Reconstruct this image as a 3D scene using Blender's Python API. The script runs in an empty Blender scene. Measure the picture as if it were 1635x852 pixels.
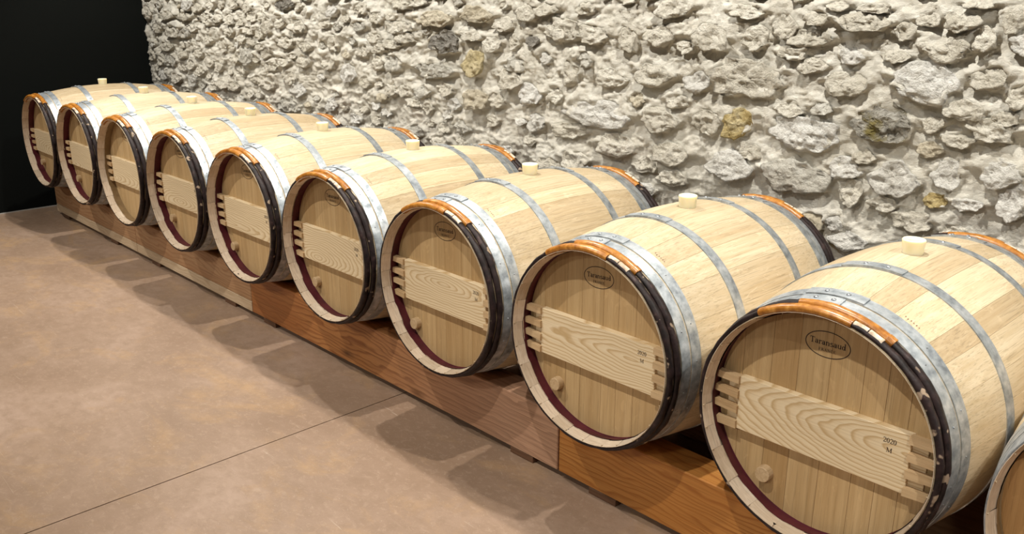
import bpy, math, random
import numpy as np
from mathutils import Vector, Matrix
random.seed(7)
scene = bpy.context.scene
col = scene.collection
PI = math.pi

# ------------------------------------------------------------------ camera
# f = 1421.7 px on a 1635 px wide frame
cam_d = bpy.data.cameras.new('camera'); cam_d.sensor_fit = 'HORIZONTAL'; cam_d.sensor_width = 36.0
cam_d.lens = 36.0 * 1421.73 / 1635.0
cam_d.clip_start = 0.05; cam_d.clip_end = 60
cam = bpy.data.objects.new('camera', cam_d); col.objects.link(cam)
_r = Vector((0.69017735, 0.72363318, 0.00319921)); _u = Vector((-0.2196881, 0.20531479, 0.9537206)); _f = Vector((-0.68948702, 0.65893919, -0.30067722))
cam.matrix_world = Matrix(((_r.x, _u.x, -_f.x, 0.9072), (_r.y, _u.y, -_f.y, -2.3318), (_r.z, _u.z, -_f.z, 1.6151), (0, 0, 0, 1)))
scene.camera = cam

# ------------------------------------------------------------------ world, lamps, exposure
world = bpy.data.worlds.new('world'); scene.world = world; world.use_nodes = True
bg = world.node_tree.nodes['Background']
bg.inputs['Color'].default_value = (1.0, 0.95, 0.88, 1); bg.inputs['Strength'].default_value = 0.055
scene.view_settings.view_transform = 'Standard'; scene.view_settings.look = 'None'
scene.view_settings.gamma = 1.0; scene.view_settings.exposure = 0.0
scene.view_settings.use_curve_mapping = False

def spot(x, y, z, tx, ty, tz, power, size, blend, colr, rad=0.03):
    d = bpy.data.lights.new('track_or_fill_spot', 'SPOT'); d.energy = power; d.spot_size = math.radians(size); d.spot_blend = blend
    d.color = colr; d.shadow_soft_size = rad
    o = bpy.data.objects.new('track_or_fill_spot', d); col.objects.link(o); o.location = (x, y, z)
    o.rotation_euler = (Vector((tx, ty, tz)) - Vector((x, y, z))).to_track_quat('-Z', 'Y').to_euler()
WARM = (1.0, 0.955, 0.865)
LX = (-5.25, -3.64, -2.0, -0.41, 1.27, 2.9)
for lx in LX:                       # ceiling track above the barrels, washing the stone wall
    spot(lx, -0.14, 2.65, lx, 0.16, 0.5, 132, 125, 0.6, WARM, 0.02)
for lx in LX:                       # second ceiling track in front of the row
    spot(lx + 0.1, -1.66, 2.65, lx + 0.1, -0.72, 0.35, 116, 84, 0.8, WARM, 0.02)
for lx in (-5.2, -3.4, -1.6, 0.2, 2.0):         # added fill spots behind the camera, unseen, lifting the overall brightness
    spot(lx, -4.3, 2.65, lx, -1.5, 0.0, 128, 60, 0.9, WARM, 0.12)

# ------------------------------------------------------------------ dimensions
ZC = 0.585            # height of the barrel axis
RB = 0.357            # bilge radius
RE = 0.302            # radius at the stave ends
HL = 0.485            # half length
PITCH = 0.7185
BEAM_TOP = 0.240
HEAD_Y = -0.410
def rad(y): return RB - (RB - RE) * (abs(y) / HL) ** 2

# ------------------------------------------------------------------ helpers
def mesh(name, V, F, mats=(), fm=None, smooth=None):
    me = bpy.data.meshes.new(name); me.from_pydata([tuple(v) for v in V], [], F)
    for m in mats: me.materials.append(m)
    if fm: me.polygons.foreach_set('material_index', fm)
    if smooth is True: me.polygons.foreach_set('use_smooth', [True] * len(F))
    elif smooth: me.polygons.foreach_set('use_smooth', smooth)
    me.update(); return me
def obj(name, me, parent=None, loc=(0, 0, 0), rot=(0, 0, 0)):
    o = bpy.data.objects.new(name, me); col.objects.link(o); o.location = loc; o.rotation_euler = rot
    if parent is not None: o.parent = parent
    return o
def tag(o, label=None, cat=None, group=None, kind=None):
    if label: o['label'] = label
    if cat: o['category'] = cat
    if group: o['group'] = group
    if kind: o['kind'] = kind
    return o
class MB:
    """collects faces for one mesh"""
    def __init__(s): s.V = []; s.F = []; s.M = []; s.S = []
    def face(s, pts, m=0, sm=False):
        b = len(s.V); s.V += [tuple(p) for p in pts]; s.F.append(tuple(range(b, b + len(pts)))); s.M.append(m); s.S.append(sm)
    def grid(s, rows, m=0, sm=True, flip=False, close=False):
        b = len(s.V); n = len(rows[0])
        for r in rows: s.V += [tuple(p) for p in r]
        for i in range(len(rows) - 1):
            for j in range(n if close else n - 1):
                k = (j + 1) % n
                q = (b + i * n + j, b + i * n + k, b + (i + 1) * n + k, b + (i + 1) * n + j)
                s.F.append(q[::-1] if flip else q); s.M.append(m); s.S.append(sm)
    def box(s, x0, x1, y0, y1, z0, z1, m=0, ch=0.0):
        if ch <= 0:
            P = [(x, y, z) for x in (x0, x1) for y in (y0, y1) for z in (z0, z1)]
            for q in ((0, 1, 3, 2), (4, 6, 7, 5), (0, 4, 5, 1), (2, 3, 7, 6), (0, 2, 6, 4), (1, 5, 7, 3)): s.face([P[i] for i in q], m)
            return
        # chamfered box
        import bmesh
        bm = bmesh.new(); bmesh.ops.create_cube(bm, size=1)
        for v in bm.verts: v.co = Vector(((x0 + x1) / 2 + v.co.x * (x1 - x0), (y0 + y1) / 2 + v.co.y * (y1 - y0), (z0 + z1) / 2 + v.co.z * (z1 - z0)))
        bmesh.ops.bevel(bm, geom=list(bm.edges), offset=ch, segments=1, affect='EDGES')
        for f in bm.faces: s.face([v.co for v in f.verts], m)
        bm.free()
    def mesh(s, name, mats=()): return mesh(name, s.V, s.F, mats, s.M, s.S)

# value noise on numpy arrays
def _h(ix, iy, iz, seed):
    n = (ix.astype(np.int64) * 374761393 + iy.astype(np.int64) * 668265263 + iz.astype(np.int64) * 2147483647 + seed * 144665) & 0xffffffff
    n = ((n ^ (n >> 13)) * 1274126177) & 0xffffffff
    n = ((n ^ (n >> 16)) * 2246822519) & 0xffffffff
    return ((n ^ (n >> 15)) & 0xffffff) / float(0xffffff) * 2 - 1
def vnoise(x, y, z=None, seed=0):
    if z is None: z = np.zeros_like(x)
    x0 = np.floor(x); y0 = np.floor(y); z0 = np.floor(z)
    fx = x - x0; fy = y - y0; fz = z - z0
    fx = fx * fx * fx * (fx * (fx * 6 - 15) + 10); fy = fy * fy * fy * (fy * (fy * 6 - 15) + 10); fz = fz * fz * (3 - 2 * fz)
    r = 0
    for dz in (0, 1):
        wz = fz if dz else 1 - fz
        a = _h(x0, y0, z0 + dz, seed) * (1 - fx) + _h(x0 + 1, y0, z0 + dz, seed) * fx
        b = _h(x0, y0 + 1, z0 + dz, seed) * (1 - fx) + _h(x0 + 1, y0 + 1, z0 + dz, seed) * fx
        r = r + wz * (a * (1 - fy) + b * fy)
        if not np.any(fz): return r
    return r
def fbm(x, y, z=None, oct=4, seed=0, gain=0.5, ridge=False):
    s = 0; a = 1.0; t = 0
    for o in range(oct):
        k = 2.03 ** o
        v = vnoise(x * k + o * 17.3, y * k - o * 9.1, None if z is None else z * k, seed + o)
        if ridge: v = 1 - 2 * np.abs(v)
        s = s + a * v; t += a; a *= gain
    return s / t

# ------------------------------------------------------------------ materials
class NT:
    def __init__(s, name):
        s.m = bpy.data.materials.new(name); s.m.use_nodes = True; s.t = s.m.node_tree; s.b = s.t.nodes['Principled BSDF']
    def n(s, typ, props=None, **ins):
        nd = s.t.nodes.new(typ)
        for k, v in (props or {}).items(): setattr(nd, k, v)
        for k, v in ins.items(): s.set(nd, k.replace('_', ' ') if k.replace('_', ' ') in nd.inputs else k, v)
        return nd
    def set(s, nd, k, v):
        i = nd.inputs[int(k[1:])] if (k[0] == 'i' and k[1:].isdigit()) else nd.inputs[k]
        if isinstance(v, bpy.types.NodeSocket): s.t.links.new(v, i)
        else: i.default_value = v
    def math(s, op, a, b=0.0, clamp=False):
        nd = s.n('ShaderNodeMath', {'operation': op, 'use_clamp': clamp}); s.set(nd, 'i0', a); s.set(nd, 'i1', b); return nd.outputs[0]
    def ramp(s, fac, stops, interp='LINEAR'):
        nd = s.t.nodes.new('ShaderNodeValToRGB'); s.t.links.new(fac, nd.inputs[0]); cr = nd.color_ramp; cr.interpolation = interp
        while len(cr.elements) < len(stops): cr.elements.new(0.5)
        for e, (p, c) in zip(cr.elements, stops):
            e.position = p; e.color = c if len(c) == 4 else (*c, 1)
        return nd.outputs[0]
    def mix(s, fac, a, b, mode='MIX'):
        nd = s.n('ShaderNodeMix', {'data_type': 'RGBA', 'blend_type': mode})
        s.set(nd, 'i0', fac); 
        for k, v in (('i6', a), ('i7', b)): s.set(nd, k, v if isinstance(v, bpy.types.NodeSocket) or len(v) == 4 else (*v, 1))
        return nd.outputs[2]
    def coords(s, scale=(1, 1, 1), rnd=True, loc=(0, 0, 0)):
        tc = s.n('ShaderNodeTexCoord'); v = tc.outputs['Object']
        if rnd:
            oi = s.n('ShaderNodeObjectInfo'); s.rnd = oi.outputs['Random']
            c = s.n('ShaderNodeCombineXYZ'); k = s.math('MULTIPLY', s.rnd, 41.0); k2 = s.math('MULTIPLY', s.rnd, 17.0)
            s.t.links.new(k, c.inputs[0]); s.t.links.new(k2, c.inputs[1]); s.t.links.new(k, c.inputs[2])
            ad = s.n('ShaderNodeVectorMath', {'operation': 'ADD'}); s.t.links.new(v, ad.inputs[0]); s.t.links.new(c.outputs[0], ad.inputs[1]); s.off = ad.outputs[0]
            v = ad.outputs[0]
        return s.map(v, scale, loc)
    def map(s, v, scale, loc=(0, 0, 0)):
        mp = s.n('ShaderNodeMapping'); s.t.links.new(v, mp.inputs['Vector']); mp.inputs['Scale'].default_value = scale; mp.inputs['Location'].default_value = loc
        return mp.outputs[0]
    def noise(s, v, scale=1.0, detail=4.0, rough=0.55, dist=0.0):
        nd = s.n('ShaderNodeTexNoise'); s.t.links.new(v, nd.inputs['Vector'])
        nd.inputs['Scale'].default_value = scale; nd.inputs['Detail'].default_value = detail; nd.inputs['Roughness'].default_value = rough; nd.inputs['Distortion'].default_value = dist
        return nd.outputs['Fac']
    def bump(s, h, strength, dist):
        nd = s.n('ShaderNodeBump'); s.t.links.new(h, nd.inputs['Height']); nd.inputs['Strength'].default_value = strength; nd.inputs['Distance'].default_value = dist
        s.t.links.new(nd.outputs[0], s.b.inputs['Normal'])
    def out(s, c=None, rough=0.5, metal=0.0, spec=None):
        if c is not None: s.set(s.b, 'Base Color', c if isinstance(c, bpy.types.NodeSocket) or len(c) == 4 else (*c, 1))
        s.set(s.b, 'Roughness', rough); s.set(s.b, 'Metallic', metal)
        if spec is not None: s.set(s.b, 'Specular IOR Level', spec)
        return s.m

def wood(name, axis, light, dark, pores=0.25, tone=0.16, rough=0.6, long=1.6, fine=55.0, fleck=0.0, warm=(1.0, 0.95, 0.88)):
    """straight grained timber, grain running along the object's own axis, each piece with its own tone"""
    s = NT(name)
    def sc(a, l): v = [a, a, a]; v[axis] = l; return tuple(v)
    v = s.coords(rnd=True)
    g1 = s.noise(s.map(v, sc(fine, long)), 1, 5, 0.6, 0.3)
    c = s.ramp(g1, [(0.30, dark), (0.68, light)])
    g0 = s.noise(s.map(v, sc(9, 1.1)), 1, 2, 0.5)
    c = s.mix(s.ramp(g0, [(0.35, (0.30,) * 3), (0.65, (0.0,) * 3)]), c, tuple(a * b for a, b in zip(dark, (1.0, 0.9, 0.8))))
    g2 = s.noise(s.map(v, sc(330, 7)), 1, 3, 0.6)
    c = s.mix(s.ramp(g2, [(0.34, (pores,) * 3), (0.47, (0.0,) * 3)]), c, tuple(a * 0.45 for a in dark))
    if fleck:
        g3 = s.noise(s.map(v, sc(38, 14)), 1, 3, 0.7, 1.2)
        c = s.mix(s.ramp(g3, [(0.60, (0.0,) * 3), (0.66, (fleck,) * 3)]), c, tuple(min(1, a * 1.25) for a in light))
    t = s.ramp(s.rnd, [(0.0, tuple((1 - tone) * w for w in warm)), (0.45, (0.97,) * 3), (1.0, (1.0 + tone * 0.5, 1.0 + tone * 0.45, 1.0 + tone * 0.4))])
    c = s.mix(1.0, c, t, 'MULTIPLY')
    s.bump(g2, 0.12, 0.001)
    return s.out(c, rough, 0.0, 0.3)

M = {}
M['oak'] = wood('oak_stave', 1, (0.63, 0.535, 0.385), (0.49, 0.385, 0.24), 0.45, 0.20, 0.5, 0.9, 75, 0.28)
M['oak_end'] = wood('oak_chime', 0, (0.76, 0.645, 0.51), (0.61, 0.485, 0.36), 0.35, 0.20, 0.7, 30, 150)
M['head'] = wood('oak_head', 2, (0.55, 0.385, 0.20), (0.425, 0.28, 0.13), 0.30, 0.14, 0.55, 1.6, 60, 0.2)
M['head_dark'] = wood('aged_head', 2, (0.46, 0.27, 0.11), (0.34, 0.185, 0.07), 0.35, 0.14, 0.55, 1.6, 60, 0.15)
M['peg'] = wood('peg_wood', 0, (0.62, 0.46, 0.275), (0.48, 0.33, 0.18), 0.3, 0.12, 0.6, 4, 90)
M['plug'] = wood('plug_wood', 1, (0.56, 0.42, 0.26), (0.42, 0.29, 0.16), 0.3, 0.1, 0.6, 4, 120)

def bar_mat():
    s = NT('pine_bar'); v = s.coords(rnd=True)
    tc = s.n('ShaderNodeTexCoord'); ob = tc.outputs['Object']
    warp = s.noise(s.map(v, (4.0, 4.0, 9.0)), 1, 3, 0.5)
    # growth rings cut lengthwise: ellipses stretched along the bar, centre differs per bar
    c3 = s.n('ShaderNodeCombineXYZ')
    q1 = s.math('FRACT', s.math('MULTIPLY', s.rnd, 7.31)); q2 = s.math('FRACT', s.math('MULTIPLY', s.rnd, 23.7)); q3 = s.math('FRACT', s.math('MULTIPLY', s.rnd, 61.9))
    sx = s.n('ShaderNodeSeparateXYZ'); s.t.links.new(ob, sx.inputs[0])
    xx = s.math('MULTIPLY', s.math('ADD', sx.outputs[0], s.math('SUBTRACT', s.math('MULTIPLY', q1, 0.5), 0.25)), s.math('ADD', s.math('MULTIPLY', q3, 1.2), 0.35))
    zz = s.math('MULTIPLY', s.math('ADD', sx.outputs[2], s.math('MULTIPLY', s.math('SUBTRACT', q2, 0.5), 0.16)), 4.6)
    d = s.math('SQRT', s.math('ADD', s.math('MULTIPLY', xx, xx), s.math('MULTIPLY', zz, zz)))
    d = s.math('ADD', d, s.math('MULTIPLY', warp, 0.22))
    w = s.math('FRACT', s.math('MULTIPLY', d, 23.0))
    c = s.ramp(w, [(0.0, (0.77, 0.635, 0.43)), (0.5, (0.74, 0.59, 0.38)), (0.86, (0.54, 0.375, 0.19)), (1.0, (0.76, 0.615, 0.41))])
    g2 = s.noise(s.map(v, (5, 300, 300)), 1, 3, 0.6)
    c = s.mix(s.ramp(g2, [(0.36, (0.22,) * 3), (0.5, (0.0,) * 3)]), c, (0.38, 0.25, 0.12))
    s.bump(g2, 0.1, 0.001)
    return s.out(c, 0.5, 0, 0.35)
M['bar'] = bar_mat()

def beam_mat(name, light, dark, red, seed, tint=None):
    s = NT(name); v = s.coords(rnd=False, loc=(seed, seed * 0.7, seed * 1.3))
    warp = s.noise(s.map(v, (1.6, 6, 6)), 1, 3, 0.55)
    sx = s.n('ShaderNodeSeparateXYZ'); s.t.links.new(v, sx.inputs[0])
    d = s.math('ADD', s.math('ADD', s.math('MULTIPLY', sx.outputs[2], 1.0), s.math('MULTIPLY', sx.outputs[1], 0.6)), s.math('MULTIPLY', warp, 0.20))
    w = s.math('FRACT', s.math('MULTIPLY', d, 46.0))
    c = s.ramp(w, [(0.0, light), (0.5, light), (0.86, dark), (1.0, light)])
    pat = s.noise(s.map(v, (1.3, 5, 5)), 1, 3, 0.5)
    c = s.mix(s.ramp(pat, [(0.38, (0.0,) * 3), (0.66, (0.75,) * 3)]), c, red)
    if tint:   # a length of the board that is greyer
        gx = s.ramp(s.math('ADD', s.math('MULTIPLY', sx.outputs[0], tint[1]), tint[2]), [(0.0, (0, 0, 0)), (1.0, (0.8, 0.8, 0.8))])
        c = s.mix(gx, c, s.mix(w, tint[0], tuple(0.7 * a for a in tint[0])))
    # knots
    vo = s.n('ShaderNodeTexVoronoi', {'feature': 'F1'}); s.t.links.new(s.map(v, (2.1, 4.5, 5.5)), vo.inputs['Vector']); vo.inputs['Scale'].default_value = 1.0
    kn = s.ramp(s.math('ADD', vo.outputs['Distance'], s.math('MULTIPLY', warp, 0.06)), [(0.05, (0.92,) * 3), (0.10, (0.45,) * 3), (0.17, (0.0,) * 3)])
    c = s.mix(kn, c, tuple(0.28 * a for a in dark))
    g2 = s.noise(s.map(v, (4, 260, 260)), 1, 3, 0.6)
    c = s.mix(s.ramp(g2, [(0.36, (0.35,) * 3), (0.52, (0.0,) * 3)]), c, tuple(0.5 * a for a in dark))
    s.bump(g2, 0.15, 0.001)
    return s.out(c, 0.45, 0, 0.4)
M['beam_a'] = beam_mat('pine_brown', (0.46, 0.275, 0.145), (0.33, 0.165, 0.075), (0.38, 0.185, 0.085), 3.1)
M['beam_pale'] = beam_mat('pine_pale', (0.64, 0.49, 0.33), (0.52, 0.37, 0.22), (0.57, 0.42, 0.27), 5.2)
M['beam_b'] = beam_mat('pine_red', (0.45, 0.195, 0.062), (0.26, 0.088, 0.024), (0.36, 0.122, 0.032), 1.7, ((0.52, 0.325, 0.22), 1.11, -1.78))
M['beam_c'] = beam_mat('pine_orange', (0.52, 0.235, 0.060), (0.31, 0.102, 0.020), (0.45, 0.170, 0.034), 8.3)
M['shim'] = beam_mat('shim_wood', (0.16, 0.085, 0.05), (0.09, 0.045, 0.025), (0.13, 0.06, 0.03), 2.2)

def galv():
    s = NT('galvanised_steel'); v = s.coords(rnd=True)
    n1 = s.noise(s.map(v, (28, 28, 28)), 1, 4, 0.6)
    vo = s.n('ShaderNodeTexVoronoi', {'feature': 'F1'}); s.t.links.new(s.map(v, (75, 75, 75)), vo.inputs['Vector']); vo.inputs['Scale'].default_value = 1.0
    c = s.ramp(n1, [(0.30, (0.21, 0.235, 0.26)), (0.50, (0.40, 0.435, 0.47)), (0.70, (0.62, 0.655, 0.69))])
    c = s.mix(0.12, c, s.ramp(vo.outputs['Distance'], [(0.0, (0.25,) * 3), (1.0, (0.8,) * 3)]), 'SOFT_LIGHT')
    r = s.ramp(n1, [(0.3, (0.55,) * 3), (0.7, (0.38,) * 3)])
    s.bump(n1, 0.08, 0.002)
    return s.out(c, r, 0.7, 0.5)
M['steel'] = galv()
s = NT('rivet_steel'); M['rivet'] = s.out((0.30, 0.32, 0.34), 0.35, 0.7)

def bark():
    s = NT('chestnut_bark'); v = s.coords(rnd=True)
    n1 = s.noise(s.map(v, (40, 40, 40)), 1, 4, 0.6)
    c = s.ramp(n1, [(0.35, (0.008, 0.005, 0.005)), (0.62, (0.026, 0.014, 0.014)), (0.75, (0.065, 0.036, 0.032))])
    n2 = s.noise(s.map(v, (26, 26, 26), (5, 3, 8)), 1, 2, 0.5)
    c = s.mix(s.ramp(n2, [(0.66, (0.0,) * 3), (0.70, (0.8,) * 3)]), c, (0.42, 0.31, 0.22))
    s.bump(n1, 0.5, 0.004)
    return s.out(c, 0.5, 0, 0.28)
M['bark'] = bark()
def willow():
    s = NT('willow_binding'); v = s.coords(rnd=True)
    n1 = s.noise(s.map(v, (50, 50, 50)), 1, 4, 0.6)
    c = s.ramp(n1, [(0.30, (0.21, 0.065, 0.006)), (0.52, (0.40, 0.155, 0.02)), (0.75, (0.60, 0.30, 0.07))])
    return s.out(c, 0.33, 0, 0.6)
M['willow'] = willow()
def strip():
    s = NT('peeled_strip'); v = s.coords(rnd=True); n1 = s.noise(s.map(v, (60, 60, 60)), 1, 3, 0.6)
    return s.out(s.ramp(n1, [(0.35, (0.42, 0.30, 0.20)), (0.6, (0.72, 0.62, 0.50))]), 0.5, 0, 0.4)
M['strip'] = strip()
def maroon(name, a, b):
    s = NT(name); v = s.coords(rnd=True); n1 = s.noise(s.map(v, (18, 18, 18)), 1, 4, 0.6)
    return s.out(s.ramp(n1, [(0.3, a), (0.7, b)]), 0.5, 0, 0.4)
M['maroon'] = maroon('wine_stain', (0.055, 0.006, 0.012), (0.115, 0.016, 0.026))
M['tan'] = maroon('bare_croze', (0.20, 0.13, 0.06), (0.30, 0.20, 0.10))
s = NT('print_ink'); M['ink'] = s.out((0.035, 0.018, 0.012), 0.7)
s = NT('stamp_ink'); M['stamp'] = s.out((0.14, 0.05, 0.03), 0.7)
def silicone():
    s = NT('silicone'); s.out((0.80, 0.74, 0.53), 0.4, 0, 0.4)
    s.set(s.b, 'Subsurface Weight', 0.8); s.set(s.b, 'Subsurface Scale', 0.02); s.set(s.b, 'Subsurface Radius', (1.0, 0.8, 0.45))
    return s.m
M['silicone'] = silicone()

def concrete():
    s = NT('sealed_concrete'); v = s.coords(rnd=False)
    n1 = s.noise(s.map(v, (0.9, 1.3, 1)), 1, 5, 0.6, 0.6)
    c = s.ramp(n1, [(0.30, (0.212, 0.136, 0.089)), (0.5, (0.285, 0.193, 0.135)), (0.72, (0.365, 0.258, 0.196))])
    n2 = s.noise(s.map(v, (2.6, 4.2, 1), (3, 1, 0)), 1, 6, 0.68, 0.8)
    c = s.mix(s.ramp(n2, [(0.52, (0.0,) * 3), (0.68, (0.65,) * 3)]), c, (0.36, 0.225, 0.115))
    n3 = s.noise(s.map(v, (14, 18, 1)), 1, 6, 0.7)
    c = s.mix(s.ramp(n3, [(0.36, (0.55,) * 3), (0.58, (0.0,) * 3)]), c, (0.22, 0.145, 0.095))
    n5 = s.noise(s.map(v, (30, 42, 1), (7, 2, 0)), 1, 6, 0.75, 0.5)
    c = s.mix(s.ramp(n5, [(0.52, (0.0,) * 3), (0.68, (0.45,) * 3)]), c, (0.39, 0.28, 0.205))
    n4 = s.noise(s.map(v, (120, 120, 1)), 1, 3, 0.7)
    c = s.mix(s.ramp(n4, [(0.64, (0.0,) * 3), (0.72, (0.6,) * 3)]), c, (0.50, 0.42, 0.34))
    # light scratches
    sc1 = s.noise(s.map(v, (3, 70, 1), (2, 9, 0)), 1, 2, 0.5, 1.5)
    c = s.mix(s.ramp(sc1, [(0.74, (0.0,) * 3), (0.78, (0.4,) * 3)]), c, (0.55, 0.45, 0.36))
    r = s.ramp(n2, [(0.3, (0.40,) * 3), (0.7, (0.55,) * 3)])
    s.bump(n3, 0.05, 0.003)
    return s.out(c, r, 0, 0.35)
M['concrete'] = concrete()

def mortar():
    s = NT('lime_mortar'); v = s.coords(rnd=False)
    n1 = s.noise(s.map(v, (3.2, 3.2, 3.2)), 1, 5, 0.6)
    c = s.ramp(n1, [(0.30, (0.56, 0.53, 0.46)), (0.55, (0.64, 0.615, 0.55)), (0.75, (0.71, 0.69, 0.635))])
    n2 = s.noise(s.map(v, (30, 30, 30)), 1, 5, 0.65)
    c = s.mix(s.ramp(n2, [(0.32, (0.4,) * 3), (0.52, (0.0,) * 3)]), c, (0.52, 0.465, 0.375))
    n3 = s.noise(s.map(v, (70, 60, 190)), 1, 5, 0.7, 1.6)
    h = s.math('ADD', s.math('MULTIPLY', n2, 0.8), s.math('MULTIPLY', n3, 0.5))
    s.bump(h, 0.85, 0.012)
    return s.out(c, 0.9, 0, 0.15)
M['mortar'] = mortar()
def stone(name, a, b, c_, spot=None):
    s = NT(name); v = s.coords(rnd=True)
    n1 = s.noise(s.map(v, (16, 16, 16)), 1, 5, 0.65, 0.4)
    c = s.ramp(n1, [(0.30, a), (0.5, b), (0.70, c_)])
    if spot:
        n4 = s.noise(s.map(v, (11, 11, 11), (4, 4, 4)), 1, 4, 0.6, 0.5)
        c = s.mix(s.ramp(n4, [(0.50, (0.0,) * 3), (0.62, (0.85,) * 3)]), c, spot)
    n2 = s.noise(s.map(v, (70, 70, 70)), 1, 5, 0.7)
    c = s.mix(s.ramp(n2, [(0.34, (0.45,) * 3), (0.50, (0.0,) * 3)]), c, tuple(0.6 * k for k in a))
    t = s.ramp(s.rnd, [(0.0, (0.92, 0.91, 0.89)), (1.0, (1.06, 1.06, 1.06))])
    c = s.mix(1.0, c, t, 'MULTIPLY')
    s.bump(s.math('ADD', n2, s.math('MULTIPLY', n1, 0.6)), 1.0, 0.016)
    return s.out(c, 0.92, 0, 0.12)
M['st_n'] = stone('limestone', (0.51, 0.475, 0.40), (0.62, 0.585, 0.51), (0.71, 0.68, 0.61))
M['st_w'] = stone('white_limestone', (0.55, 0.53, 0.485), (0.66, 0.645, 0.61), (0.75, 0.74, 0.71))
M['st_g'] = stone('grey_limestone', (0.44, 0.42, 0.37), (0.54, 0.52, 0.47), (0.64, 0.625, 0.58))
M['st_t'] = stone('tan_limestone', (0.45, 0.395, 0.30), (0.55, 0.495, 0.39), (0.63, 0.58, 0.48))
M['st_y'] = stone('yellow_limestone', (0.45, 0.37, 0.20), (0.56, 0.48, 0.30), (0.64, 0.56, 0.38))
M['st_o'] = stone('ochre_stone', (0.32, 0.23, 0.085), (0.48, 0.385, 0.195), (0.64, 0.575, 0.40))
M['st_d'] = stone('dark_flint', (0.13, 0.12, 0.105), (0.24, 0.225, 0.20), (0.38, 0.36, 0.33))
M['st_f'] = stone('olive_flint', (0.15, 0.14, 0.12), (0.30, 0.285, 0.25), (0.58, 0.56, 0.52), (0.17, 0.135, 0.03))
s = NT('black_paint'); M['black'] = s.out((0.0045, 0.0055, 0.005), 0.85, 0, 0.1)
s = NT('pale_edging'); M['edging'] = s.out((0.45, 0.43, 0.40), 0.5)
s = NT('joint_filler'); M['joint'] = s.out((0.06, 0.038, 0.025), 0.9)

# ================================================================== SETTING
XL, XR, YW = -6.31, 1.75, 0.60
fl = MB(); fl.box(XL - 0.1, 4.0, -5.0, 0.75, -0.12, -0.004)
floor = tag(obj('floor', fl.mesh('floor', [M['joint']])), 'brown sealed concrete floor with one long straight joint', None, None, 'structure')
for x0, x1 in ((XL, -1.8455), (-1.8405, 4.0)):
    b = MB(); b.box(x0, x1, -5.0, 0.72, -0.004, 0.0); 
    # chamfered lip along the joint
    obj('concrete_slab', b.mesh('concrete_slab', [M['concrete']]), floor)

b = MB(); b.box(XL - 0.12, XL, -5.0, 0.75, 0.0, 2.75)
tag(obj('wall_left', b.mesh('wall_left', [M['black']])), 'plain black wall closing the far left end of the cellar', None, None, 'structure')
b = MB(); b.box(XL, XL + 0.006, -5.0, 0.50, 0.0, 0.007)
tag(obj('trim_1', b.mesh('trim_1', [M['edging']])), 'thin pale edging strip along the foot of the black wall', None, None, 'structure')

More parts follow.
